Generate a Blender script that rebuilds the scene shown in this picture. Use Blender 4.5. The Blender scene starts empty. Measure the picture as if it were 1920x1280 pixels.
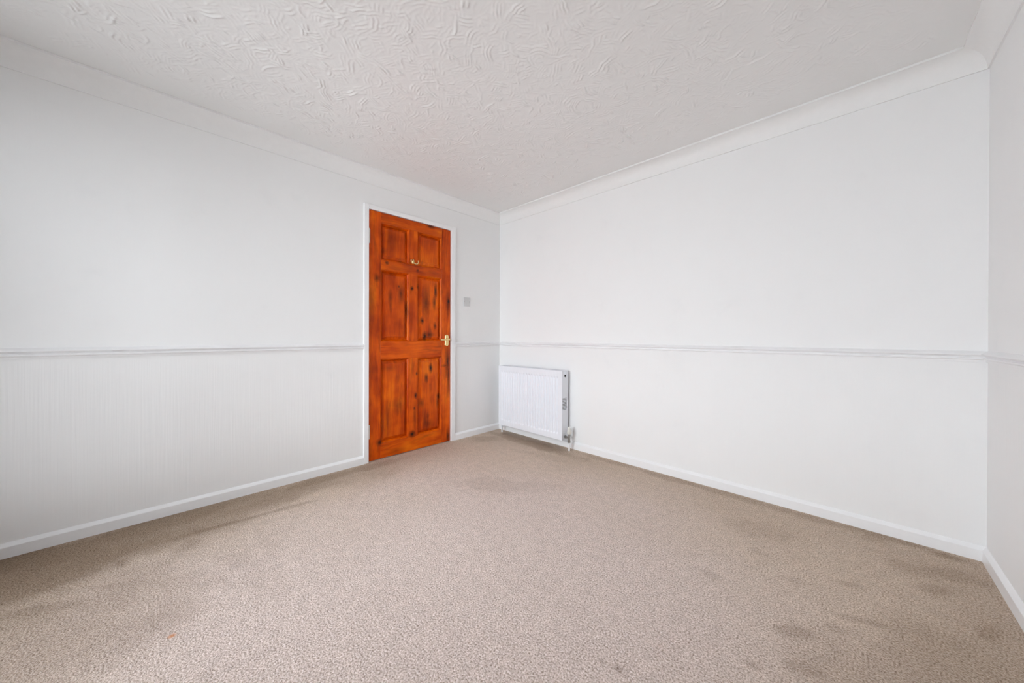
import bpy, bmesh, math, random
import numpy as np
from mathutils import Vector, Matrix

# ------------------------------------------------------------------ camera, sky, exposure
scene = bpy.context.scene
C = scene.collection
W, L, H = 3.155, 3.72, 2.280            # room: x 0..W, y -L..0, z 0..H
FPX, PPX, PPY = 646.54, 969.70, 631.28  # focal length and principal point in the 1920 x 1280 frame
yaw, pitch, roll = 0.7657, -0.0026, 0.0028

cam_d = bpy.data.cameras.new('camera')
cam_d.sensor_width = 36.0
cam_d.lens = FPX / 1920.0 * 36.0
cam_d.shift_x = (960.0 - PPX) / 1920.0
cam_d.shift_y = (PPY - 640.0) / 1920.0
cam_d.clip_start = 0.01
cam = bpy.data.objects.new('camera', cam_d)
C.objects.link(cam)
F = Vector((-math.sin(yaw) * math.cos(pitch), math.cos(yaw) * math.cos(pitch), math.sin(pitch)))
Rv = Vector((math.cos(yaw), math.sin(yaw), 0)); Uv = Rv.cross(F)
R2 = Rv * math.cos(roll) + Uv * math.sin(roll)
U2 = -Rv * math.sin(roll) + Uv * math.cos(roll)
m = Matrix(((R2.x, U2.x, -F.x), (R2.y, U2.y, -F.y), (R2.z, U2.z, -F.z))).to_4x4()
m.translation = (2.7101, -2.5456, 0.995)
cam.matrix_world = m
scene.camera = cam

world = bpy.data.worlds.new('overcast_sky'); scene.world = world
world.use_nodes = True
bg = world.node_tree.nodes['Background']
bg.inputs[0].default_value = (0.912, 0.978, 1.035, 1)
bg.inputs[1].default_value = 1.0

WX0, WX1, WZ0, WZ1 = 0.30, 2.15, 0.25, 2.10       # window opening in the wall behind the camera
pl = bpy.data.lights.new('window_portal', 'AREA')
pl.shape = 'RECTANGLE'; pl.size = WX1 - WX0; pl.size_y = WZ1 - WZ0
pl.cycles.is_portal = True
po = bpy.data.objects.new('window_portal', pl); C.objects.link(po)
po.location = ((WX0 + WX1) / 2, -L - 0.125, (WZ0 + WZ1) / 2)
po.rotation_euler = (math.radians(90), 0, 0)      # faces into the room (+y)

vs = scene.view_settings
vs.view_transform = 'Standard'; vs.look = 'None'; vs.gamma = 1.0
vs.use_curve_mapping = False
vs.exposure = 3.44
scene.display_settings.display_device = 'sRGB'
cy = scene.cycles
cy.max_bounces = 10; cy.diffuse_bounces = 8; cy.glossy_bounces = 6; cy.transparent_max_bounces = 8
cy.use_denoising = True
cy.use_adaptive_sampling = True; cy.adaptive_threshold = 0.03; cy.adaptive_min_samples = 16
cy.caustics_reflective = False; cy.caustics_refractive = False
cy.sample_clamp_indirect = 8.0

# ------------------------------------------------------------------ material helpers
def lin(r, g, b):
    f = lambda v: (v / 255 / 12.92) if v / 255 <= 0.04045 else ((v / 255 + 0.055) / 1.055) ** 2.4
    return (f(r), f(g), f(b), 1.0)

class NT:
    def __init__(self, name):
        self.mat = bpy.data.materials.new(name); self.mat.use_nodes = True
        self.t = self.mat.node_tree
        self.b = self.t.nodes['Principled BSDF']
        self.out = self.t.nodes['Material Output']
    def n(self, kind, **kw):
        o = self.t.nodes.new(kind)
        for k, v in kw.items(): setattr(o, k, v)
        return o
    def ln(self, a, b): self.t.links.new(a, b)
    def setin(self, sock, v):
        if isinstance(v, bpy.types.NodeSocket): self.ln(v, sock)
        elif v is not None: sock.default_value = v
    def math(self, op, a, b=None, c=None, clamp=False):
        o = self.n('ShaderNodeMath', operation=op); o.use_clamp = clamp
        for i, v in enumerate((a, b, c)):
            if v is not None: self.setin(o.inputs[i], v)
        return o.outputs[0]
    def vmath(self, op, a, b=None):
        o = self.n('ShaderNodeVectorMath', operation=op)
        self.setin(o.inputs[0], a)
        if b is not None: self.setin(o.inputs[1], b)
        return o.outputs['Value'] if op in ('LENGTH', 'DOT_PRODUCT', 'DISTANCE') else o.outputs[0]
    def coords(self): return self.n('ShaderNodeTexCoord').outputs['Object']
    def noise(self, vec, scale, detail=2.0, rough=0.5, w=None, dist=0.0):
        o = self.n('ShaderNodeTexNoise'); o.noise_dimensions = '4D' if w is not None else '3D'
        self.setin(o.inputs['Vector'], vec); o.inputs['Scale'].default_value = scale
        o.inputs['Detail'].default_value = detail; o.inputs['Roughness'].default_value = rough
        o.inputs['Distortion'].default_value = dist
        if w is not None: self.setin(o.inputs['W'], w)
        return o.outputs['Fac']
    def ramp(self, fac, stops, interp='LINEAR'):
        o = self.n('ShaderNodeValToRGB'); r = o.color_ramp; r.interpolation = interp
        while len(r.elements) < len(stops): r.elements.new(0.5)
        for e, (p, c) in zip(r.elements, stops):
            e.position = p; e.color = c if hasattr(c, '__len__') else (c, c, c, 1)
        self.setin(o.inputs[0], fac); return o.outputs[0]
    def mix(self, fac, a, b, blend='MIX'):
        o = self.n('ShaderNodeMix', data_type='RGBA', blend_type=blend)
        self.setin(o.inputs[0], fac); self.setin(o.inputs[6], a); self.setin(o.inputs[7], b)
        return o.outputs[2]
    def bump(self, h, strength, dist, normal=None):
        o = self.n('ShaderNodeBump'); o.inputs['Strength'].default_value = strength
        o.inputs['Distance'].default_value = dist; self.setin(o.inputs['Height'], h)
        if normal is not None: self.ln(normal, o.inputs['Normal'])
        return o.outputs[0]

def plain(name, col, rough=0.5, metal=0.0, bump=None, spec=0.5):
    k = NT(name)
    co = k.coords()
    v = k.noise(co, 35.0, 3.0)
    c2 = tuple(min(1, x * 1.008) for x in col[:3]) + (1,); c1 = tuple(x * 0.992 for x in col[:3]) + (1,)
    k.ln(k.ramp(v, [(0.3, c1), (0.7, c2)]), k.b.inputs['Base Color'])
    k.b.inputs['Roughness'].default_value = rough
    k.b.inputs['Metallic'].default_value = metal
    k.b.inputs['Specular IOR Level'].default_value = spec
    if bump: k.ln(k.bump(k.noise(co, bump[0], 3.0), bump[1], 0.001), k.b.inputs['Normal'])
    return k.mat

M = {}
WHITE = (0.845, 0.845, 0.845, 1)
def wall_mat(name, axis):
    """white painted wallpaper: fine upright ribs, stronger below the dado rail"""
    k = NT(name); co = k.coords()
    sp = k.n('ShaderNodeSeparateXYZ'); k.ln(co, sp.inputs[0])
    cb = k.n('ShaderNodeCombineXYZ'); k.ln(sp.outputs[axis], cb.inputs[0])
    k.ln(k.math('MULTIPLY', sp.outputs[2], 0.02), cb.inputs[1])
    ribs = k.noise(cb.outputs[0], 130.0, 1.0, 0.6)
    low = k.math('LESS_THAN', sp.outputs[2], 0.9)
    amt = k.math('MULTIPLY_ADD', low, 0.7, 0.3)
    k.ln(k.bump(k.math('MULTIPLY', ribs, amt), 0.45, 0.0012), k.b.inputs['Normal'])
    tone = k.noise(co, 4.5, 3.0, 0.6)
    k.ln(k.ramp(tone, [(0.3, (0.852, 0.853, 0.853, 1)), (0.62, (0.846, 0.847, 0.847, 1)), (0.78, (0.822, 0.823, 0.826, 1))]), k.b.inputs['Base Color'])
    k.b.inputs['Roughness'].default_value = 0.62
    k.b.inputs['Specular IOR Level'].default_value = 0.3
    return k.mat
M['wall_y'] = wall_mat('white_wallpaper_along_y', 1)
M['wall_x'] = wall_mat('white_wallpaper_along_x', 0)

def ceiling_mat():
    k = NT('white_swirl_plaster'); co = k.coords()
    fine = k.noise(co, 180.0, 3.0)
    k.ln(k.bump(fine, 0.12, 0.001), k.b.inputs['Normal'])
    k.ln(k.ramp(k.noise(co, 1.2, 2.0), [(0.3, (0.815, 0.812, 0.805, 1)), (0.7, (0.835, 0.832, 0.826, 1))]), k.b.inputs['Base Color'])
    k.b.inputs['Roughness'].default_value = 0.45
    k.b.inputs['Specular IOR Level'].default_value = 0.4
    return k.mat
M['ceiling'] = ceiling_mat()
M['coving'] = plain('white_coving_paint', (0.85, 0.85, 0.845), 0.55, spec=0.3)
M['gloss'] = plain('white_gloss_wood_paint', (0.87, 0.875, 0.885), 0.28, bump=(40, 0.03))
M['dado'] = plain('white_dado_paint', (0.85, 0.85, 0.855), 0.38, bump=(40, 0.04))
M['radiator'] = plain('white_radiator_enamel', (0.815, 0.84, 0.89), 0.3)
M['radiator_dark'] = plain('radiator_inner_steel', (0.22, 0.22, 0.22), 0.6)
M['black_hole'] = plain('black_plug_recess', (0.006, 0.006, 0.007), 0.7)
M['cream'] = plain('cream_valve_plastic', (0.74, 0.735, 0.69), 0.4)
M['chrome'] = plain('dull_chrome', (0.42, 0.42, 0.41), 0.28, 1.0)
M['nickel'] = plain('pale_hinge_metal', (0.72, 0.68, 0.62), 0.35, 0.75)
M['brass'] = plain('polished_brass', (0.86, 0.64, 0.30), 0.24, 1.0)
M['switch'] = plain('aged_white_plastic', (0.62, 0.62, 0.62), 0.4)
M['switch_dark'] = plain('grey_screw_metal', (0.36, 0.36, 0.36), 0.4)
M['upvc'] = plain('white_upvc', (0.85, 0.86, 0.87), 0.3)
M['ground'] = plain('pale_paving', (0.60, 0.59, 0.575), 0.9, bump=(20, 0.2))
def glass_mat():
    k = NT('window_glass')
    tr = k.n('ShaderNodeBsdfTransparent'); gl = k.n('ShaderNodeBsdfGlossy'); gl.inputs['Roughness'].default_value = 0.02
    mx = k.n('ShaderNodeMixShader'); lw = k.n('ShaderNodeFresnel'); lw.inputs[0].default_value = 1.45
    k.ln(lw.outputs[0], mx.inputs[0]); k.ln(tr.outputs[0], mx.inputs[1]); k.ln(gl.outputs[0], mx.inputs[2])
    k.ln(mx.outputs[0], k.out.inputs['Surface'])
    return k.mat
M['glass'] = glass_mat()

def carpet_mat():
    """beige twist-pile carpet; the mesh attributes 'soil' and 'worn' carry stains with painted margin shade, and a worn middle with a light pool painted in"""
    k = NT('beige_twist_pile'); co = k.coords()
    tuft = k.noise(co, 175.0, 3.0, 0.68)
    mott = k.noise(co, 24.0, 2.0, 0.6)
    soil_shade = k.n('ShaderNodeAttribute', attribute_name='soil_shade').outputs['Fac']
    worn_lit = k.n('ShaderNodeAttribute', attribute_name='worn_lit').outputs['Fac']
    col = k.ramp(tuft, [(0.32, (0.275, 0.196, 0.136, 1)), (0.45, (0.570, 0.450, 0.350, 1)), (0.55, (0.735, 0.608, 0.500, 1)), (0.68, (0.91, 0.80, 0.70, 1))])
    col = k.mix(1.0, col, k.ramp(mott, [(0.30, 0.92), (0.70, 1.06)]), 'MULTIPLY')
    col = k.mix(worn_lit, col, k.mix(1.0, col, (1.115, 1.145, 1.285, 1), 'MULTIPLY'))  # lifts the middle: some wear, mostly window light put into the colour
    col = k.mix(soil_shade, col, k.mix(1.0, col, (0.30, 0.235, 0.165, 1), 'MULTIPLY'))
    dd = k.vmath('DISTANCE', co, (1.10, -2.515, 0.0))      # one small orange mark
    col = k.mix(k.ramp(dd, [(0.004, 0.75), (0.013, 0.0)]), col, (0.70, 0.27, 0.09, 1))
    k.ln(col, k.b.inputs['Base Color'])
    k.ln(k.bump(tuft, 0.85, 0.006), k.b.inputs['Normal'])
    k.b.inputs['Roughness'].default_value = 0.95
    k.b.inputs['Specular IOR Level'].default_value = 0.1
    return k.mat
M['carpet'] = carpet_mat()

# door-local knots: (along the wall from the hinge edge, height, half-width, half-height, strength)
DOOR_Y0, DOOR_W, DOOR_H, DOOR_Z0 = -1.4020, 0.765, 1.977, 0.006
def dk(px, py):   # photograph measurement on the door face -> metres on the door
    d = F + R2 * ((px - PPX) / FPX) - U2 * ((py - PPY) / FPX)
    t = (0 - 2.7101) / d.x
    return (-2.5456 + d.y * t - DOOR_Y0, 0.995 + d.z * t - DOOR_Z0)
KN = []
for (px, py, a, b, s) in [
    (748.9, 537, .008, .010, .75), (752.5, 550, .020, .060, .62), (732.7, 556, .014, .045, .55), (733.5, 571, .010, .05, .45),
    (772.8, 540.5, .012, .014, .95), (784.5, 538, .010, .022, .75), (799.5, 567, .030, .10, .62), (817.5, 546, .012, .05, .85),
    (815, 567, .012, .05, .7), (792.5, 601, .014, .022, .85), (816.4, 611, .012, .025, .7), (797.4, 630, .018, .030, .95),
    (806.5, 627.5, .030, .018, .6), (841, 565, .013, .020, 1.0), (840.5, 568, .018, .09, .6), (725.7, 492.7, .012, .012, .85),
    (706.7, 521, .020, .022, .65), (763, 581, .012, .06, .75), (783.5, 507, .010, .012, .7), (697.5, 570, .025, .14, .35),
    (808.4, 689.5, .014, .030, .95), (800.3, 708.4, .014, .030, .85), (822.8, 743.4, .014, .026, 1.0), (821.9, 753.5, .014, .04, .65),
    (781.5, 700.3, .008, .012, .75), (779.7, 741.6, .011, .020, .85), (777, 765, .006, .012, .95), (773.4, 813.4, .022, .022, .95),
    (836.3, 685, .035, .012, .6), (839.5, 678, .022, .10, .75), (841, 700, .012, .14, .65), (711.4, 829.6, .020, .022, .85),
    (803, 779.3, .012, .020, .4), (746.5, 759.6, .035, .05, .42), (790.5, 756, .02, .03, .5), (840, 817, .014, .05, .7),
    (805.7, 793.7, .035, .03, .35), (808, 424.7, .030, .012, .8), (736, 450, .05, .08, .25), (730, 690, .05, .02, .3), (700, 690, .03, .06, .2),
    (742, 845, .06, .02, .3), (722, 470, .02, .02, .25), (727, 790, .03, .12, .25), (745, 427, .05, .01, .3), (778, 780, .012, .09, .4)]:
    y_, z_ = dk(px, py); KN.append((y_, z_, a, b, s))

def wood_mat(name, grain_axis):
    """red-orange stained knotty pine; object space = door space (y across, z up)"""
    k = NT(name); co = k.coords()
    rnd = k.n('ShaderNodeObjectInfo').outputs['Random']
    rw = k.math('MULTIPLY', rnd, 37.0)
    # bend the grain round the knots
    mp = k.n('ShaderNodeMapping'); k.ln(co, mp.inputs['Vector'])
    mp.inputs['Scale'].default_value = (1, 1, 0.055) if grain_axis == 2 else (1, 0.055, 1)
    wob = k.noise(co, 6.0, 2.0, 0.5, w=rw)
    off = k.n('ShaderNodeCombineXYZ'); wv = k.math('MULTIPLY', k.math('SUBTRACT', wob, 0.5), 0.05)
    k.ln(wv, off.inputs[1 if grain_axis == 2 else 2])
    vec = k.vmath('ADD', mp.outputs[0], off.outputs[0])
    g1 = k.noise(vec, 38.0, 4.0, 0.6, w=rw)
    g2 = k.noise(vec, 210.0, 3.0, 0.6, w=rw)
    tone = k.noise(co, 3.6, 3.0, 0.6, w=rw)
    mp3 = k.n('ShaderNodeMapping'); k.ln(co, mp3.inputs['Vector'])
    mp3.inputs['Scale'].default_value = (1, 1, 0.22) if grain_axis == 2 else (1, 0.22, 1)
    smoky = k.noise(mp3.outputs[0], 17.0, 3.0, 0.6, w=rw)
    f = k.math('ADD', k.math('MULTIPLY', g1, 0.38), k.math('ADD', k.math('MULTIPLY', g2, 0.10), k.math('MULTIPLY', tone, 0.52)))
    col = k.ramp(f, [(0.34, lin(142, 42, 0)), (0.45, lin(188, 67, 0)), (0.54, lin(216, 90, 2)), (0.66, lin(238, 120, 8))])
    shift = k.ramp(rnd, [(0.0, (0.88, 0.84, 0.85, 1)), (0.5, (1, 1, 1, 1)), (1.0, (1.08, 1.10, 1.0, 1))])
    col = k.mix(1.0, col, shift, 'MULTIPLY')
    col = k.mix(k.ramp(smoky, [(0.56, 0.0), (0.74, 0.55)]), col, lin(92, 32, 10))
    edge = k.math('MULTIPLY', k.math('SUBTRACT', k.noise(co, 45.0, 3.0, 0.6), 0.5), 0.9)
    tot = None
    sp = k.n('ShaderNodeSeparateXYZ'); k.ln(co, sp.inputs[0])
    for (y, z, a, b, s) in KN:
        u = k.math('MULTIPLY_ADD', sp.outputs[1], 1 / a, -y / a)
        v = k.math('MULTIPLY_ADD', sp.outputs[2], 1 / b, -z / b)
        r2 = k.math('ADD', k.math('MULTIPLY', u, u), k.math('MULTIPLY', v, v))
        r = k.math('ADD', k.math('SQRT', r2), edge)
        e = k.math('SUBTRACT', 1.0, k.math('MULTIPLY', r, 0.56), clamp=True)
        e = k.math('MULTIPLY', e, s * 1.3, clamp=True)
        tot = e if tot is None else k.math('MAXIMUM', tot, e)
    col = k.mix(tot, col, lin(46, 20, 8))
    k.ln(col, k.b.inputs['Base Color'])
    k.ln(k.bump(g2, 0.05, 0.0006), k.b.inputs['Normal'])
    k.b.inputs['Roughness'].default_value = 0.33
    k.b.inputs['Specular IOR Level'].default_value = 0.22
    return k.mat
M['wood_v'] = wood_mat('stained_pine_upright', 2)
M['wood_h'] = wood_mat('stained_pine_level', 1)

# ------------------------------------------------------------------ mesh helpers
ORG = {}
def obj(name, bm, mat, parent=None, smooth=False, autosmooth=None):
    if parent is not None:
        o_ = ORG[parent.name]
        bmesh.ops.translate(bm, verts=bm.verts, vec=-o_)
    bmesh.ops.recalc_face_normals(bm, faces=bm.faces)
    me = bpy.data.meshes.new(name); bm.to_mesh(me); bm.free()
    if smooth:
        me.polygons.foreach_set('use_smooth', [True] * len(me.polygons))
        if autosmooth: me.set_sharp_from_angle(angle=math.radians(autosmooth))
    me.materials.append(mat)
    o = bpy.data.objects.new(name, me); C.objects.link(o)
    if parent is not None:
        o.parent = parent; ORG[o.name] = ORG[parent.name]
    else:
        ORG[o.name] = Vector((0, 0, 0))
    return o
def empty(name, loc):
    o = bpy.data.objects.new(name, None); C.objects.link(o); o.location = loc
    o.empty_display_size = 0.1
    ORG[o.name] = Vector(loc); return o
def tag(o, label=None, cat=None, kind=None, group=None):
    if label: o['label'] = label
    if cat: o['category'] = cat
    if kind: o['kind'] = kind
    if group: o['group'] = group
    return o
def box(bm, x0, x1, y0, y1, z0, z1):
    v = [bm.verts.new(p) for p in ((x0, y0, z0), (x1, y0, z0), (x1, y1, z0), (x0, y1, z0), (x0, y0, z1), (x1, y0, z1), (x1, y1, z1), (x0, y1, z1))]
    for f in ((0, 3, 2, 1), (4, 5, 6, 7), (0, 1, 5, 4), (1, 2, 6, 5), (2, 3, 7, 6), (3, 0, 4, 7)): bm.faces.new([v[i] for i in f])
    return v
def bbox(x0, x1, y0, y1, z0, z1, bev=0.0, seg=2):
    bm = bmesh.new(); box(bm, x0, x1, y0, y1, z0, z1)
    if bev: bmesh.ops.bevel(bm, geom=bm.edges[:], offset=bev, segments=seg, profile=0.5, affect='EDGES')
    return bm
def cyl(bm, p0, p1, r0, r1=None, n=20):
    p0, p1 = Vector(p0), Vector(p1); r1 = r0 if r1 is None else r1
    d = (p1 - p0).normalized(); a = d.orthogonal().normalized(); b = d.cross(a)
    A, B = [], []
    for i in range(n):
        t = 2 * math.pi * i / n; q = a * math.cos(t) + b * math.sin(t)
        A.append(bm.verts.new(p0 + q * r0)); B.append(bm.verts.new(p1 + q * r1))
    for i in range(n): bm.faces.new((A[i], A[(i + 1) % n], B[(i + 1) % n], B[i]))
    bm.faces.new(A[::-1]); bm.faces.new(B)
def tube(bm, pts, radii, n=12):
    pts = [Vector(p) for p in pts]; rings = []
    for i, p in enumerate(pts):
        d = (pts[min(i + 1, len(pts) - 1)] - pts[max(i - 1, 0)]).normalized()
        a = d.orthogonal().normalized() if i == 0 else (a_prev - d * a_prev.dot(d)).normalized()
        a_prev = a; b = d.cross(a); r = radii[i] if hasattr(radii, '__len__') else radii
        rings.append([bm.verts.new(p + (a * math.cos(2 * math.pi * j / n) + b * math.sin(2 * math.pi * j / n)) * r) for j in range(n)])
    for A, B in zip(rings, rings[1:]):
        for j in range(n): bm.faces.new((A[j], A[(j + 1) % n], B[(j + 1) % n], B[j]))
    bm.faces.new(rings[0][::-1]); bm.faces.new(rings[-1])
def bez(p, n=14):
    p = [Vector(q) for q in p]; out = []
    for i in range(n + 1):
        t = i / n; q = [a.copy() for a in p]
        while len(q) > 1: q = [q[j].lerp(q[j + 1], t) for j in range(len(q) - 1)]
        out.append(q[0])
    return out
def sweep(profile, A, B, nrm, mitA=True, mitB=True):
    """profile = closed list of (distance from wall, z); runs from A to B along the wall, mitred at room corners"""
    A, B, nrm = Vector((A[0], A[1], 0)), Vector((B[0], B[1], 0)), Vector((nrm[0], nrm[1], 0))
    t = (B - A).normalized(); bm = bmesh.new(); ra, rb = [], []
    for d, z in profile:
        ra.append(bm.verts.new(A + nrm * d + t * (d if mitA else 0) + Vector((0, 0, z))))
        rb.append(bm.verts.new(B + nrm * d - t * (d if mitB else 0) + Vector((0, 0, z))))
    n = len(profile)
    for i in range(n): bm.faces.new((ra[i], ra[(i + 1) % n], rb[(i + 1) % n], rb[i]))
    bm.faces.new(ra[::-1]); bm.faces.new(rb)
    return bm
def struct(name, bm, mat, label, **kw):
    return tag(obj(name, bm, mat, **kw), label, kind='structure')

# ------------------------------------------------------------------ room shell
T = 0.14
OY0, OY1, OZ = DOOR_Y0 - 0.030, DOOR_Y0 + DOOR_W + 0.030, DOOR_Z0 + DOOR_H + 0.030   # rough door opening
def vnoise(X, Y, f, octs=4, seed=0, g=0.55):
    """smooth value noise in -1..1"""
    rng = np.random.default_rng(seed); out = 0.0; a = 1.0; tot = 0.0
    for o_ in range(octs):
        lat = rng.uniform(-1, 1, (256, 256)); x = X * f + 40; y = Y * f + 40
        xi, yi = np.floor(x).astype(int), np.floor(y).astype(int); u, v = x - xi, y - yi
        u = u * u * (3 - 2 * u); v = v * v * (3 - 2 * v); xi %= 255; yi %= 255
        out = out + a * ((lat[xi, yi] * (1 - u) + lat[xi + 1, yi] * u) * (1 - v) + (lat[xi, yi + 1] * (1 - u) + lat[xi + 1, yi + 1] * u) * v)
        tot += a; a *= g; f *= 2.03
    return out / tot
def sstep(t, a, b):
    t = np.clip((t - a) / (b - a), 0, 1); return t * t * (3 - 2 * t)
# stains, the broad near-left ones with edge darkening painted in: (x, y, half-length, half-width, angle, strength)
STAINS_SHADE = [(0.43, -2.655, 0.060, 0.038, 0.3, 0.42), (2.216, -1.590, 0.017, 0.015, 0, 0.50), (2.169, -1.606, 0.010, 0.009, 0, 0.40),
          (3.03, -0.060, 0.07, 0.035, 0.0, 0.46), (2.88, -0.045, 0.16, 0.030, 0.0, 0.36), (2.80, -0.10, 0.06, 0.04, 0.5, 0.26),
          (0.30, -2.85, 0.42, 0.10, 1.45, 0.34), (0.58, -2.90, 0.26, 0.06, 1.15, 0.46), (0.36, -2.25, 0.50, 0.025, 1.48, 0.36), (0.62, -2.66, 0.16, 0.03, 1.0, 0.32),
          (0.10, -1.60, 0.55, 0.06, 1.57, 0.34), (0.09, -2.60, 0.70, 0.08, 1.57, 0.36), (0.10, -3.05, 0.30, 0.20, 1.3, 0.46),
          (0.52, -0.16, 0.46, 0.07, 0.0, 0.42), (0.20, -0.35, 0.16, 0.10, 0.8, 0.26), (0.85, -0.34, 0.20, 0.05, 0.2, 0.10),
          (2.93, -0.30, 0.10, 0.07, 0.3, 0.24), (2.97, -0.42, 0.11, 0.045, 0.9, 0.32), (3.05, -0.62, 0.09, 0.03, 1.2, 0.34), (3.02, -0.25, 0.12, 0.08, 0.2, 0.26),
          (2.72, -0.62, 0.06, 0.025, 0.5, 0.24), (2.76, -0.83, 0.08, 0.025, 0.4, 0.28), (2.55, -0.75, 0.12, 0.03, 0.3, 0.16),
          (2.58, -1.06, 0.05, 0.02, 0.5, 0.34), (1.95, -0.06, 0.75, 0.04, 0.0, 0.28), (2.40, -0.40, 0.14, 0.09, 0.6, 0.16),
          (1.05, -0.95, 0.35, 0.10, 0.7, 0.14), (0.95, -2.55, 0.05, 0.03, 0.4, 0.30), (0.80, -2.30, 0.10, 0.04, 0.6, 0.14),
          (0.20, -2.0, 0.35, 0.10, 1.5, 0.22), (2.30, -0.95, 0.03, 0.02, 0, 0.2), (2.95, -0.95, 0.5, 0.20, 1.2, 0.18),
          (0.62, -3.00, 0.70, 0.50, 0.75, 0.28), (1.05, -3.05, 0.5, 0.3, 0.75, 0.30),  # broad near-left patches: soil plus painted falloff towards the frame edge
          (2.42, -0.62, 0.05, 0.03, 0.4, 0.18), (2.50, -1.30, 0.025, 0.015, 0.3, 0.30), (2.62, -1.20, 0.04, 0.018, 0.5, 0.32), (2.68, -0.95, 0.03, 0.02, 0.2, 0.20)]
def carpet_floor():
    nx, ny = 300, 360
    xs = np.linspace(0, W, nx); ys = np.linspace(-L, 0, ny)
    X, Y = np.meshgrid(xs, ys, indexing='ij')
    edge = vnoise(X, Y, 5.0, 5, 3)
    soil_shade = np.zeros_like(X)
    for (x, y, a, b, ang, st_) in STAINS_SHADE:
        u = ((X - x) * math.cos(ang) + (Y - y) * math.sin(ang)) / a; v = (-(X - x) * math.sin(ang) + (Y - y) * math.cos(ang)) / b
        soil_shade = np.maximum(soil_shade, st_ * (1 - sstep(np.hypot(u, v) + 0.9 * edge, 0.50, 1.45)))
    d = np.minimum(np.minimum(X, W - X), -Y)                      # distance to the walls; margins get soil plus painted shade
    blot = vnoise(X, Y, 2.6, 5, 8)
    soil_shade = 1 - (1 - soil_shade) * (1 - 0.13 * (1 - sstep(d + 0.35 * blot, 0.05, 0.62)))
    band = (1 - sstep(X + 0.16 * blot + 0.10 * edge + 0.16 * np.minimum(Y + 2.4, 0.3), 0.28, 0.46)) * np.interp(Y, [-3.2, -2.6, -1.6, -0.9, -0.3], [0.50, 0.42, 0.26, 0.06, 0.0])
    rc = (1 - sstep(W - X + 0.18 * blot + 0.10 * edge, 0.12, 0.50)) * 0.09     # slightly darker strip at the right-hand wall
    soil_shade = 1 - (1 - soil_shade) * (1 - band) * (1 - rc)
    soil_shade = np.clip(soil_shade + 0.05 * np.clip(blot, 0, 1), 0, 1)
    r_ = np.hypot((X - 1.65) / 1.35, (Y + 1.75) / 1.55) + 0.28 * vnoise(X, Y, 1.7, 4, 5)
    worn_lit = 1 - sstep(r_, 0.35, 1.25)  # noisy ellipse of painted light over the paler carpet middle
    n = nx * ny
    co = np.stack([X, Y, np.zeros_like(X)], -1).reshape(-1, 3)
    idx = np.arange(n).reshape(nx, ny)
    q = np.stack([idx[:-1, :-1], idx[1:, :-1], idx[1:, 1:], idx[:-1, 1:]], -1).reshape(-1, 4)
    sl = np.array([(a, b, c) for c in (-0.12, -0.001) for a, b in ((-T, -L - T), (W + T, -L - T), (W + T, T), (-T, T))])
    qs = np.array([(0, 3, 2, 1), (4, 5, 6, 7), (0, 1, 5, 4), (1, 2, 6, 5), (2, 3, 7, 6), (3, 0, 4, 7)]) + n
    co = np.vstack([co, sl]).astype(np.float32); q = np.vstack([q, qs]).astype(np.int32)
    me = bpy.data.meshes.new('floor')
    me.vertices.add(len(co)); me.vertices.foreach_set('co', co.ravel())
    me.loops.add(q.size); me.loops.foreach_set('vertex_index', q.ravel())
    me.polygons.add(len(q)); me.polygons.foreach_set('loop_start', np.arange(0, q.size, 4, dtype=np.int32))
    me.update(calc_edges=True); me.validate()
    for nm, val in (('soil_shade', soil_shade), ('worn_lit', worn_lit)):
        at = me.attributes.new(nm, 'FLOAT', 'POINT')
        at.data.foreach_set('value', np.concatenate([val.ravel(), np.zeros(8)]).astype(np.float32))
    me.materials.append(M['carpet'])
    o = bpy.data.objects.new('floor', me); C.objects.link(o)
    return tag(o, 'speckled beige twist-pile carpet with darker stains along the walls', kind='structure')
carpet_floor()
bm = bmesh.new()
box(bm, -T, 0, -L - T, OY0, 0, H); box(bm, -T, 0, OY1, T, 0, H); box(bm, -T, 0, OY0, OY1, OZ, H)
struct('wall_left', bm, M['wall_y'], 'white papered wall with the brown wooden door in it')
bm = bmesh.new(); box(bm, 0, W, 0, T, 0, H)
struct('wall_back', bm, M['wall_x'], 'long white wall behind the white radiator')
bm = bmesh.new(); box(bm, W, W + T, -L - T, T, 0, H)
struct('wall_right', bm, M['wall_y'], 'sliver of white wall at the right edge of the photo')
bm = bmesh.new()
box(bm, 0, WX0, -L - T, -L, 0, H); box(bm, WX1, W, -L - T, -L, 0, H)
box(bm, WX0, WX1, -L - T, -L, 0, WZ0); box(bm, WX0, WX1, -L - T, -L, WZ1, H)
struct('wall_front', bm, M['wall_x'], 'white window wall behind the viewpoint')

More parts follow.
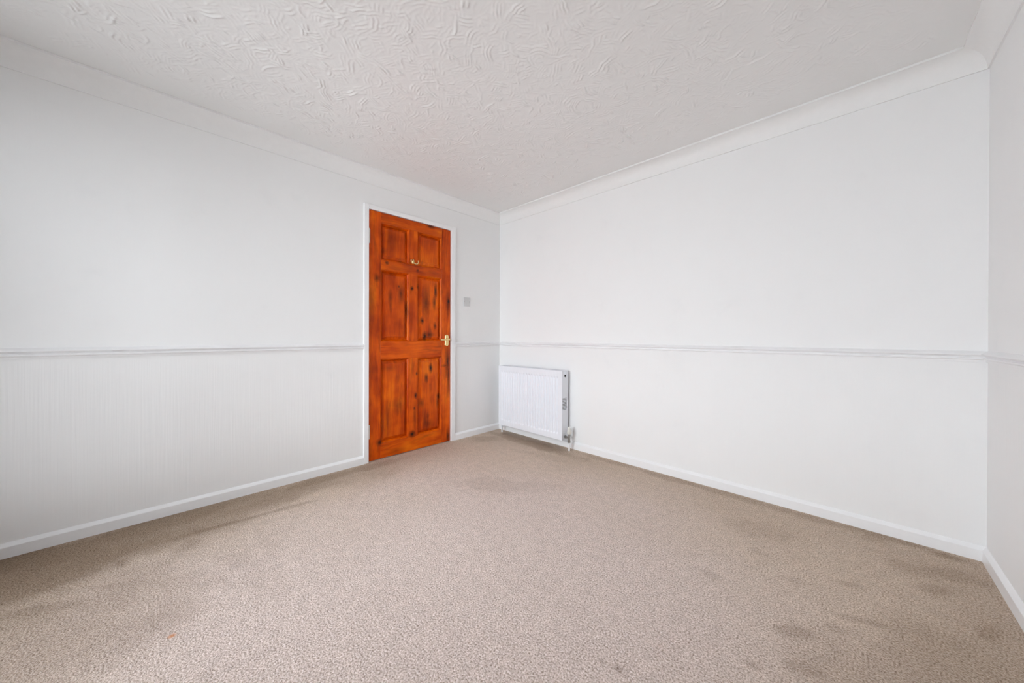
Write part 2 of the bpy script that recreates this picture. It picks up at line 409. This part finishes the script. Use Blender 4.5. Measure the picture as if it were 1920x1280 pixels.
# ceiling: combed swirl plaster as real relief
def swirl_ceiling():
    rng = np.random.default_rng(11)
    st = 0.0036
    nx, ny = int(W / st) + 1, int(L / st) + 1
    xs = np.linspace(0, W, nx); ys = np.linspace(-L, 0, ny)
    h = np.zeros((nx, ny), np.float32)
    for i in range(15000):
        cx, cy_ = rng.uniform(-0.05, W + 0.05), rng.uniform(-L - 0.05, 0.05)
        ln, wd = rng.uniform(0.018, 0.065), rng.uniform(0.008, 0.026)
        ang = rng.uniform(0, 2 * math.pi); rad = rng.uniform(0.06, 0.24) * rng.choice([-1, 1])
        lam = rng.uniform(0.010, 0.020); ph = rng.uniform(0, 6.28); amp = rng.choice([0.25, 0.5, 1.0, 1.9], p=[.30, .30, .25, .15])
        e = max(ln, wd) * 1.05
        i0, i1 = np.searchsorted(xs, cx - e), np.searchsorted(xs, cx + e)
        j0, j1 = np.searchsorted(ys, cy_ - e), np.searchsorted(ys, cy_ + e)
        if i1 - i0 < 4 or j1 - j0 < 4: continue
        X = xs[i0:i1, None] - cx; Y = ys[None, j0:j1] - cy_
        u = X * math.cos(ang) + Y * math.sin(ang); v = -X * math.sin(ang) + Y * math.cos(ang)
        v = v + 0.0022 * np.sin(u * rng.uniform(60, 160) + ph)      # unsteady brush
        vr = np.hypot(u, v - rad) - abs(rad)
        w = np.clip(1 - (u / ln) ** 2, 0, 1) * np.clip(1 - (vr / wd) ** 2, 0, 1)
        w = np.clip(w * 2.0, 0, 1)
        s = 0.5 + 0.5 * np.sin(2 * math.pi * vr / lam + ph + 18 * u * rng.uniform(-1, 1))
        ridge = (s ** 2.2) * amp * np.clip(1.15 - np.abs(u / ln), 0, 1)
        blk = h[i0:i1, j0:j1]
        h[i0:i1, j0:j1] = blk * (1 - 0.72 * w) + ridge * w
    k = np.array([0.25, 0.5, 0.25], np.float32)
    h = np.apply_along_axis(lambda r: np.convolve(r, k, 'same'), 0, h)
    h = np.apply_along_axis(lambda r: np.convolve(r, k, 'same'), 1, h)
    d = np.minimum(np.minimum(xs, W - xs)[:, None], np.minimum(-ys, ys + L)[None, :])
    fade = np.clip((d - 0.12) / 0.30, 0.10, 1.0)         # smoothed border beside the coving
    h = h * fade * 0.0041
    X, Y = np.meshgrid(xs, ys, indexing='ij')
    co = np.stack([X, Y, H - h], -1).reshape(-1, 3).astype(np.float32)
    idx = np.arange(nx * ny).reshape(nx, ny)
    q = np.stack([idx[:-1, :-1], idx[:-1, 1:], idx[1:, 1:], idx[1:, :-1]], -1).reshape(-1, 4)   # faces down
    # slab above closes the room
    nb = len(co)
    sl = np.array([(-T, -L - T, H), (W + T, -L - T, H), (W + T, T, H), (-T, T, H), (-T, -L - T, H + .1), (W + T, -L - T, H + .1), (W + T, T, H + .1), (-T, T, H + .1)], np.float32)
    sl[:4, 2] += 0.002
    co = np.vstack([co, sl])
    qs = np.array([(0, 3, 2, 1), (4, 5, 6, 7), (0, 1, 5, 4), (1, 2, 6, 5), (2, 3, 7, 6), (3, 0, 4, 7)]) + nb
    q = np.vstack([q, qs]).astype(np.int32)
    me = bpy.data.meshes.new('ceiling')
    me.vertices.add(len(co)); me.vertices.foreach_set('co', co.ravel())
    me.loops.add(q.size); me.loops.foreach_set('vertex_index', q.ravel())
    me.polygons.add(len(q)); me.polygons.foreach_set('loop_start', np.arange(0, q.size, 4, dtype=np.int32))
    sm = np.ones(len(q), bool); sm[-6:] = False
    me.polygons.foreach_set('use_smooth', sm)
    me.update(calc_edges=True); me.validate()
    me.materials.append(M['ceiling'])
    o = bpy.data.objects.new('ceiling', me); C.objects.link(o)
    return tag(o, 'white ceiling in swirled brush-textured plaster', kind='structure')
swirl_ceiling()

# coving, dado rail and skirting, one run per wall, mitred in the corners
q = [Vector((0.0075, 2.1875)), Vector((0.012, 2.262)), Vector((0.078, 2.2685))]
arc = []
for i in range(15):
    t = i / 14; p = q[0].lerp(q[1], t).lerp(q[1].lerp(q[2], t), t); arc.append((p.x, p.y))
COVE = [(0, 2.1815), (0.0075, 2.1815)] + arc + [(0.0835, 2.2690), (0.0835, 2.2795), (0, 2.2795)]
DADO = [(0, .8845), (.0055, .8845), (.0065, .8930), (.0150, .8965), (.0160, .8995), (.0150, .9035), (.0085, .9055), (.0085, .9085), (.0200, .9150), (.0218, .9180),
        (.0210, .9205), (.0160, .9240), (0, .9335)]
SKIRT = [(0, 0), (.015, 0), (.015, .0485), (.0140, .0505), (.0030, .0635), (0, .0650)]
AYL, AYR = -1.446, -0.588      # outer edges of the architrave
runs = {'left': ((0, -L), (0, 0), (1, 0)), 'back': ((0, 0), (W, 0), (0, -1)), 'right': ((W, 0), (W, -L), (-1, 0)), 'front': ((W, -L), (0, -L), (0, 1))}
where = {'left': 'door wall', 'back': 'radiator wall', 'right': 'right-hand wall', 'front': 'window wall'}
n_tr = 0
def trim(bm, mat, label, smooth=None):
    global n_tr
    n_tr += 1
    return struct('trim_%d' % n_tr, bm, mat, label, smooth=smooth is not None, autosmooth=smooth)
for s, (A, B, nn) in runs.items():
    trim(sweep(COVE, A, B, nn), M['coving'], 'white concave plaster coving above the ' + where[s], 35)
for s, (A, B, nn) in runs.items():
    if s == 'front':
        trim(sweep(DADO, A, (WX1 + .05, -L), nn, True, False), M['dado'], 'short white dado rail on the window wall')
    elif s == 'left':
        trim(sweep(DADO, A, (0, AYL), nn, True, False), M['dado'], 'white moulded dado rail on the wall left of the door')
        trim(sweep(DADO, (0, AYR), B, nn, False, True), M['dado'], 'short white dado rail between the door and the corner')
    else:
        trim(sweep(DADO, A, B, nn), M['dado'], 'white moulded dado rail along the ' + where[s])
for s, (A, B, nn) in runs.items():
    if s == 'left':
        b = sweep(SKIRT, A, (0, AYL), nn, True, False)
        o = struct('baseboard_left', b, M['gloss'], 'white skirting board left of the door')
        b = sweep(SKIRT, (0, AYR), B, nn, False, True)
        o = struct('baseboard_left.001', b, M['gloss'], 'short white skirting board between the door and the corner')
    else:
        struct('baseboard_' + s, sweep(SKIRT, A, B, nn), M['gloss'], 'white skirting board along the ' + where[s])

# ------------------------------------------------------------------ door frame and door
IY0, IY1, IZ = -1.4085, -0.6335, DOOR_Z0 + DOOR_H + 0.0015
frame = empty('trim_%d' % (n_tr + 1), (0, (IY0 + IY1) / 2, 0)); n_tr += 1
tag(frame, 'white painted architrave and lining round the wooden door', kind='structure')
def arch(y0, y1, z0, z1, mit):   # flat architrave with eased edges
    return bbox(-0.001, 0.0155, y0, y1, z0, z1, 0.003, 2)
obj('architrave', arch(AYL, IY0, 0, IZ + .037, 0), M['gloss'], frame)
obj('architrave', arch(IY1, AYR, 0, IZ + .037, 0), M['gloss'], frame)
obj('architrave', arch(IY0, IY1, IZ, IZ + .037, 0), M['gloss'], frame)
bm = bmesh.new()
g = 0.003
ly0, ly1, lz = DOOR_Y0 - g, DOOR_Y0 + DOOR_W + g, DOOR_Z0 + DOOR_H + g
box(bm, -T, -0.002, OY0, ly0, 0, OZ); box(bm, -T, -0.002, ly1, OY1, 0, OZ); box(bm, -T, -0.002, ly0, ly1, lz, OZ)
obj('lining', bm, M['gloss'], frame)
bm = bmesh.new()
box(bm, -0.075, -0.047, ly0, ly0 + .016, 0, lz); box(bm, -0.075, -0.047, ly1 - .016, ly1, 0, lz)
box(bm, -0.075, -0.047, ly0 + .016, ly1 - .016, lz - .016, lz); box(bm, -0.075, -0.047, ly0 + .016, ly1 - .016, 0.0, 0.022)
obj('door_stop', bm, M['gloss'], frame)

door = empty('door_1', (0, DOOR_Y0, DOOR_Z0))
tag(door, 'six-panel door of knotty pine stained red-brown, closed', kind='structure')
X0, X1 = -0.044, -0.002          # leaf thickness
yA, yB, yC, yD = 0.094, 0.344, 0.423, 0.672           # panel openings across the leaf
rows = [(0.119, 0.799), (0.941, 1.521), (1.598, 1.896)]
def dbox(y0, y1, z0, z1, bev=0.0012):
    return bbox(X0, X1, DOOR_Y0 + y0, DOOR_Y0 + y1, DOOR_Z0 + z0, DOOR_Z0 + z1, bev, 1)
obj('stile', dbox(0, yA, 0, DOOR_H), M['wood_v'], door)
obj('stile', dbox(yD, DOOR_W, 0, DOOR_H), M['wood_v'], door)
zz = [0] + [v for r in rows for v in r] + [DOOR_H]
for i in range(0, 8, 2): obj('rail', dbox(yA, yD, zz[i], zz[i + 1]), M['wood_h'], door)
for (z0, z1) in rows: obj('muntin', dbox(yB, yC, z0, z1), M['wood_v'], door)
def ring(bm, levels, y0, y1, z0, z1):
    """nested rectangles (inset, x) joined by faces; last one capped"""
    prev = None
    for ins, x in levels:
        c = [bm.verts.new((x, DOOR_Y0 + a, DOOR_Z0 + b)) for a, b in ((y0 + ins, z0 + ins), (y1 - ins, z0 + ins), (y1 - ins, z1 - ins), (y0 + ins, z1 - ins))]
        if prev:
            for i in range(4): bm.faces.new((prev[i], prev[(i + 1) % 4], c[(i + 1) % 4], c[i]))
        prev = c
    return prev
for (z0, z1) in rows:
    for (y0, y1) in ((yA, yB), (yC, yD)):
        bm = bmesh.new()       # raised and fielded panel: sloping margin, flat field
        cap = ring(bm, [(0.0005, X0 + .010), (0.0005, -0.0245), (0.0150, -0.0245), (0.0175, -0.0225), (0.0400, -0.0120), (0.0403, -0.0080), (0.0420, -0.0075)], y0, y1, z0, z1)
        bm.faces.new(cap); bm.verts.ensure_lookup_table(); bm.faces.new(bm.verts[:4])
        obj('panel', bm, M['wood_v'], door)
        bm = bmesh.new()       # moulding round the opening
        first = []
        lv = [(0.0, -0.025), (0.0, -0.0055), (0.0018, -0.0060), (0.0022, -0.0028), (0.0048, -0.0030), (0.0068, -0.0070), (0.0090, -0.0115), (0.0120, -0.0150), (0.0150, -0.0200), (0.0153, -0.025)]
        ring(bm, lv, y0, y1, z0, z1)
        n = len(bm.verts); bm.verts.ensure_lookup_table()
        for i in range(4): bm.faces.new((bm.verts[n - 4 + i], bm.verts[n - 4 + (i + 1) % 4], bm.verts[(i + 1) % 4], bm.verts[i]))
        obj('moulding', bm, M['wood_v'], door)

for (z0, z1) in ((1.722, 1.832), (0.184, 0.290)):
    bm = bmesh.new(); n = 5; yk = DOOR_Y0 - 0.0008
    for i in range(n):
        a, b = z0 + (z1 - z0) * i / n + .0008, z0 + (z1 - z0) * (i + 1) / n - .0008
        cyl(bm, (0.0035, yk, a), (0.0035, yk, b), 0.0052, n=14)
    cyl(bm, (0.0035, yk, z0 - .003), (0.0035, yk, z1 + .003), 0.0032, n=10)
    box(bm, -0.003, -0.0012, yk, yk + .009, z0, z1)
    tag(obj('hinge', bm, M['nickel'], door, smooth=True, autosmooth=40), 'pale metal butt hinge')

# lever handle
hy, hz = -0.6775, 0.9615
hb = bmesh.new()
def plate(bm, yc, z0, z1, hw, x0, x1, nose=0.010):
    """backplate outline with bowed and shouldered ends"""
    pts = []
    for t in range(9):
        a = math.pi * t / 8; pts.append((yc - hw * 0.78 * math.cos(a), z1 - nose + nose * math.sin(a)))
    pts += [(yc + hw, z1 - nose * 1.1), (yc + hw, z0 + nose * 1.1)]
    for t in range(9):
        a = math.pi * t / 8; pts.append((yc + hw * 0.78 * math.cos(a), z0 + nose - nose * math.sin(a)))
    pts += [(yc - hw, z0 + nose * 1.1), (yc - hw, z1 - nose * 1.1)]
    A = [bm.verts.new((x0, y, z)) for y, z in pts]; B = [bm.verts.new((x1, yc + (y - yc) * .88, (z0 + z1) / 2 + (z - (z0 + z1) / 2) * .95)) for y, z in pts]
    Mi = [bm.verts.new((x0 + (x1 - x0) * .55, y, z)) for y, z in pts]
    n = len(pts)
    for P, Q in ((A, Mi), (Mi, B)):
        for i in range(n): bm.faces.new((P[i], P[(i + 1) % n], Q[(i + 1) % n], Q[i]))
    bm.faces.new(A[::-1]); bm.faces.new(B)
plate(hb, hy, 0.8975, 1.0065, 0.0205, -0.0025, 0.0055)
handle = tag(obj('door_handle', hb, M['brass'], door), 'polished brass lever handle on short backplate')
bm = bmesh.new(); cyl(bm, (0.004, hy, hz), (0.012, hy, hz), 0.0125, 0.0095, 20); cyl(bm, (0.012, hy, hz), (0.040, hy, hz), 0.0075, 0.0085, 18)
obj('neck', bm, M['brass'], handle, smooth=True, autosmooth=40)
bm = bmesh.new()
pts = bez([(0.040, hy + .006, hz), (0.056, hy + .006, hz), (0.057, hy - .02, hz + .003), (0.050, hy - .055, hz - .006), (0.046, hy - .085, hz - .004), (0.047, hy - .102, hz - .001)], 18)
tube(bm, pts, [0.0085 - 0.0028 * math.sin(math.pi * min(1, i / 15)) for i in range(19)], 12)
obj('lever', bm, M['brass'], handle, smooth=True, autosmooth=60)
for z in (0.9055, 0.9985):
    bm = bmesh.new(); cyl(bm, (0.005, hy, z), (0.0066, hy, z), 0.0036, 0.0030, 12)
    obj('screw', bm, M['brass'], handle)

# double coat hook on the upper muntin
ky, kz = -1.0215, 1.634
bm = bmesh.new(); 
A = [bm.verts.new((-0.0025, ky + .0105 * math.cos(t), kz + .0195 * math.sin(t))) for t in np.linspace(0, 2 * math.pi, 25)[:-1]]
B = [bm.verts.new((0.0015, ky + .0105 * math.cos(t), kz + .0195 * math.sin(t))) for t in np.linspace(0, 2 * math.pi, 25)[:-1]]
D = [bm.verts.new((0.0065, ky + .006 * math.cos(t), kz + .0125 * math.sin(t))) for t in np.linspace(0, 2 * math.pi, 25)[:-1]]
for P, Q in ((A, B), (B, D)):
    for i in range(24): bm.faces.new((P[i], P[(i + 1) % 24], Q[(i + 1) % 24], Q[i]))
bm.faces.new(A[::-1]); bm.faces.new(D)
hook = tag(obj('coat_hook', bm, M['brass'], door, smooth=True, autosmooth=50), 'small brass double coat hook')
for sgn in (-1, 1):
    bm = bmesh.new()
    pts = bez([(0.004, ky, kz - .006), (0.016, ky + sgn * .006, kz - .030), (0.024, ky + sgn * .030, kz - .030), (0.024, ky + sgn * .036, kz - .008), (0.023, ky + sgn * .033, kz + .004)], 16)
    tube(bm, pts, [0.0058 - 0.0018 * i / 16 for i in range(17)], 10)
    e = pts[-1]; bmesh.ops.create_uvsphere(bm, u_segments=12, v_segments=8, radius=0.0062, matrix=Matrix.Translation(e))
    obj('arm', bm, M['brass'], hook, smooth=True)

# ------------------------------------------------------------------ light switch
sw = empty('light_switch', (0, -0.4478, 1.329 - .043))
tag(sw, 'small square greyish-white light switch on the wall right of the door', 'light switch')
sy, sz = -0.4478, 1.3292
obj('plate', bbox(0.0, 0.009, sy - .040, sy + .040, sz - .0425, sz + .0425, 0.0028, 3), M['switch'], sw)
bm = bbox(0.0085, 0.0135, sy - .006, sy + .006, sz - .0125, sz + .0125, 0.001, 1)
for v in bm.verts:
    if v.co.z < sz and v.co.x > .011: v.co.x -= .003
obj('rocker', bm, M['switch'], sw)
for s in (-1, 1):
    bm = bmesh.new(); cyl(bm, (0.0085, sy + s * .030, sz), (0.0098, sy + s * .030, sz), 0.0038, 0.0032, 12)
    obj('screw', bm, M['switch_dark'], sw)

# ------------------------------------------------------------------ radiator
RX0, RX1, RY0, RY1, RZ0, RZ1 = 0.1175, 0.920, -0.122, -0.030, 0.086, 0.690
rad = empty('radiator', ((RX0 + RX1) / 2, (RY0 + RY1) / 2, RZ0))
tag(rad, 'white fluted panel radiator low on the wall in the corner', 'radiator')
def pressed_panel(yf, sgn):
    """pressed steel sheet: flat rim, upright flutes with rounded ends, edges folded back"""
    bm = bmesh.new(); pitch_, nfl = 0.0333, 22
    fx0 = (RX0 + RX1) / 2 - pitch_ * nfl / 2; fx1 = fx0 + pitch_ * nfl
    xs = [RX0 + .002, RX0 + .010] + list(np.linspace(fx0, fx1, nfl * 10 + 1)) + [RX1 - .010, RX1 - .002]
    za, zb = RZ0 + .048, RZ1 - .048
    zs = [RZ0, RZ0 + .003] + list(np.linspace(za, za + .020, 6)) + list(np.linspace(za + .06, zb - .06, 4)) + list(np.linspace(zb - .020, zb, 6)) + [RZ1 - .003, RZ1]
    G = []
    for x in xs:
        col = []
        for z in zs:
            d = 0.0
            if fx0 < x < fx1 and za < z < zb:
                ph = ((x - fx0) / pitch_) % 1.0
                prof = max(0.0, math.sin(math.pi * ph)) ** 2.6
                e = min(1.0, min(z - za, zb - z) / .018); e = e * e * (3 - 2 * e)
                d = 0.0105 * prof * e
            if z in (RZ0, RZ1): d = 0.003
            col.append(bm.verts.new((x, yf - sgn * d, z)))
        G.append(col)
    for i in range(len(xs) - 1):
        for j in range(len(zs) - 1): bm.faces.new((G[i][j], G[i + 1][j], G[i + 1][j + 1], G[i][j + 1]))
    r = bmesh.ops.extrude_edge_only(bm, edges=[e for e in bm.edges if e.is_boundary])
    for v in [g_ for g_ in r['geom'] if isinstance(g_, bmesh.types.BMVert)]: v.co.y = yf - sgn * 0.012
    return bm
# front_panel faces -y; sgn -1 sinks flutes towards +y
obj('front_panel', pressed_panel(RY0, -1), M['radiator'], rad, smooth=True, autosmooth=40)
obj('back_panel', pressed_panel(RY1, 1), M['radiator'], rad, smooth=True, autosmooth=40)
obj('convector', bbox(RX0 + .02, RX1 - .02, RY0 + .022, RY1 - .022, RZ0 + .05, RZ1 - .03), M['radiator_dark'], rad)
vy0, vy1, vz0, vz1 = -0.1145, -0.050, 0.350, 0.452
def side(xa, xb):
    bm = bmesh.new(); a, b = RY0 + .0015, RY1 - .001; za, zb = RZ0 + .006, RZ1 - .001
    box(bm, xa, xb, a, b, za, vz0); box(bm, xa, xb, a, b, vz1, zb); box(bm, xa, xb, a, vy0, vz0, vz1); box(bm, xa, xb, vy1, b, vz0, vz1)
    return bm
sp_ = obj('side_panel', side(RX1 - .002, RX1), M['radiator'], rad)
obj('side_panel', bbox(RX0, RX0 + .002, RY0 + .0015, RY1 - .001, RZ0 + .006, RZ1 - .001), M['radiator'], rad)
bm = bmesh.new(); ns = 8
for i in range(ns):
    z = vz0 + (vz1 - vz0) * (i + .5) / ns
    box(bm, RX1 - .0020, RX1 - .0006, vy0, vy1, z - .0033, z + .0033)
tag(obj('vent_louvres', bm, M['radiator'], sp_), 'louvred vent in the end panel')
bm = bmesh.new(); box(bm, RX1 - .012, RX1 - .010, vy0, vy1, vz0, vz1)
obj('vent_recess', bm, M['radiator_dark'], sp_)
bm = bmesh.new(); box(bm, RX0, RX1, RY0 + .004, RY0 + .014, RZ1 - .003, RZ1 + .0015); box(bm, RX0, RX1, RY1 - .014, RY1 - .004, RZ1 - .003, RZ1 + .0015)
box(bm, RX0, RX1, -.079, -.073, RZ1 - .003, RZ1 + .0015)
for x in np.arange(RX0 + .004, RX1, .0145):
    if x > RX0 + .03: box(bm, x - .0035, x + .0035, RY0 + .014, RY1 - .014, RZ1 - .003, RZ1 + .001)
box(bm, RX0 + .002, RX0 + .012, RY0 + .014, RY1 - .014, RZ1 - .003, RZ1 + .001)
obj('top_grille', bm, M['radiator'], rad)
# end plugs: white collar with a dark bleed recess below it
bm = bmesh.new(); cyl(bm, (RX1 - .001, -.0760, .646), (RX1 + .0008, -.0760, .646), .0115, .0115, 20)
tag(obj('plug_recess', bm, M['black_hole'], rad), 'black bleed-plug recess')
bm = bmesh.new(); cyl(bm, (RX1, -.0735, .668), (RX1 + .006, -.0735, .668), .0130, .0110, 22); cyl(bm, (RX1 + .006, -.0735, .668), (RX1 + .009, -.0735, .668), .006, .005, 6)
obj('bleed_plug', bm, M['radiator'], rad, smooth=True, autosmooth=40)
# thermostatic valve and pipe at the right end
vx, vy = 0.9645, -0.076
vb = bmesh.new()
cyl(vb, (vx, vy, .070), (vx, vy, .090), .0125, .0125, 6)            # lower compression nut
cyl(vb, (vx, vy, .090), (vx, vy, .142), .0095, .0095, 18)
cyl(vb, (vx, vy, .128), (vx, vy, .146), .0135, .0125, 20)
cyl(vb, (RX1 - .004, vy, .113), (vx, vy, .113), .0085, .0085, 18)
cyl(vb, (RX1 + .001, vy, .113), (RX1 + .014, vy, .113), .0135, .0135, 6)
valve = tag(obj('radiator_valve', vb, M['chrome'], rad, smooth=True, autosmooth=35), 'dull chrome valve with cream plastic head')
bm = bmesh.new()
cyl(bm, (vx, vy, .146), (vx, vy, .168), .0170, .0180, 24); cyl(bm, (vx, vy, .170), (vx, vy, .196), .0150, .0140, 24)
cyl(bm, (vx, vy, .1675), (vx, vy, .1705), .0135, .0135, 20); cyl(bm, (vx, vy, .196), (vx, vy, .207), .0110, .0060, 20)
obj('valve_head', bm, M['cream'], valve, smooth=True, autosmooth=35)
bm = bmesh.new()
for i in range(18):
    t = 2 * math.pi * i / 18; c_, s_ = math.cos(t), math.sin(t)
    cyl(bm, (vx + .0172 * c_, vy + .0172 * s_, .149), (vx + .0178 * c_, vy + .0178 * s_, .166), .0014, .0014, 6)
obj('grip_ridge', bm, M['cream'], valve)
bm = bmesh.new(); cyl(bm, (vx, vy, 0.0), (vx, vy, .072), .0078, .0078, 18)
obj('pipe', bm, M['gloss'], rad, smooth=True, autosmooth=40)
# lockshield and pipe at the left end
lx, ly = RX0 + .004, -0.076
bm = bmesh.new(); cyl(bm, (lx, ly, 0.0), (lx, ly, RZ0 + .012), .0078, .0078, 16)
obj('pipe', bm, M['gloss'], rad, smooth=True, autosmooth=40)
bm = bmesh.new(); cyl(bm, (lx, ly, .050), (lx, ly, .072), .0135, .0125, 6); cyl(bm, (lx, ly, .072), (lx, ly, RZ0 + .010), .010, .010, 16)
obj('lockshield', bm, M['radiator'], rad, smooth=True, autosmooth=35)

# ------------------------------------------------------------------ window behind the viewpoint and the ground outside
win = empty('window_1', ((WX0 + WX1) / 2, -L - .07, WZ0))
tag(win, 'wide white two-light window behind the viewpoint', kind='structure')
yw0, yw1 = -L - .115, -L - .055; fw = 0.05
bm = bmesh.new()
box(bm, WX0, WX1, yw0, yw1, WZ0, WZ0 + fw); box(bm, WX0, WX1, yw0, yw1, WZ1 - fw, WZ1)
box(bm, WX0, WX0 + fw, yw0, yw1, WZ0 + fw, WZ1 - fw); box(bm, WX1 - fw, WX1, yw0, yw1, WZ0 + fw, WZ1 - fw)
obj('window_frame', bm, M['upvc'], win)
third = (WX1 - WX0) / 2
for i in (1,):
    x = WX0 + third * i; obj('mullion', bbox(x - .03, x + .03, yw0, yw1, WZ0 + fw, WZ1 - fw), M['upvc'], win)
for i in range(2):
    a = WX0 + third * i + (fw if i == 0 else .03); b = WX0 + third * (i + 1) - (fw if i == 1 else .03)
    obj('pane', bbox(a, b, -L - .087, -L - .083, WZ0 + fw, WZ1 - fw), M['glass'], win)
obj('window_sill', bbox(WX0 - .04, WX1 + .04, -L - .055, -L + .10, WZ0 - .025, WZ0, .004, 2), M['gloss'], win)
bm = bmesh.new(); box(bm, -25, 25, -45, -L - T - .2, -2.75, -2.6)
struct('ground', bm, M['ground'], 'pale paved ground outside the window')
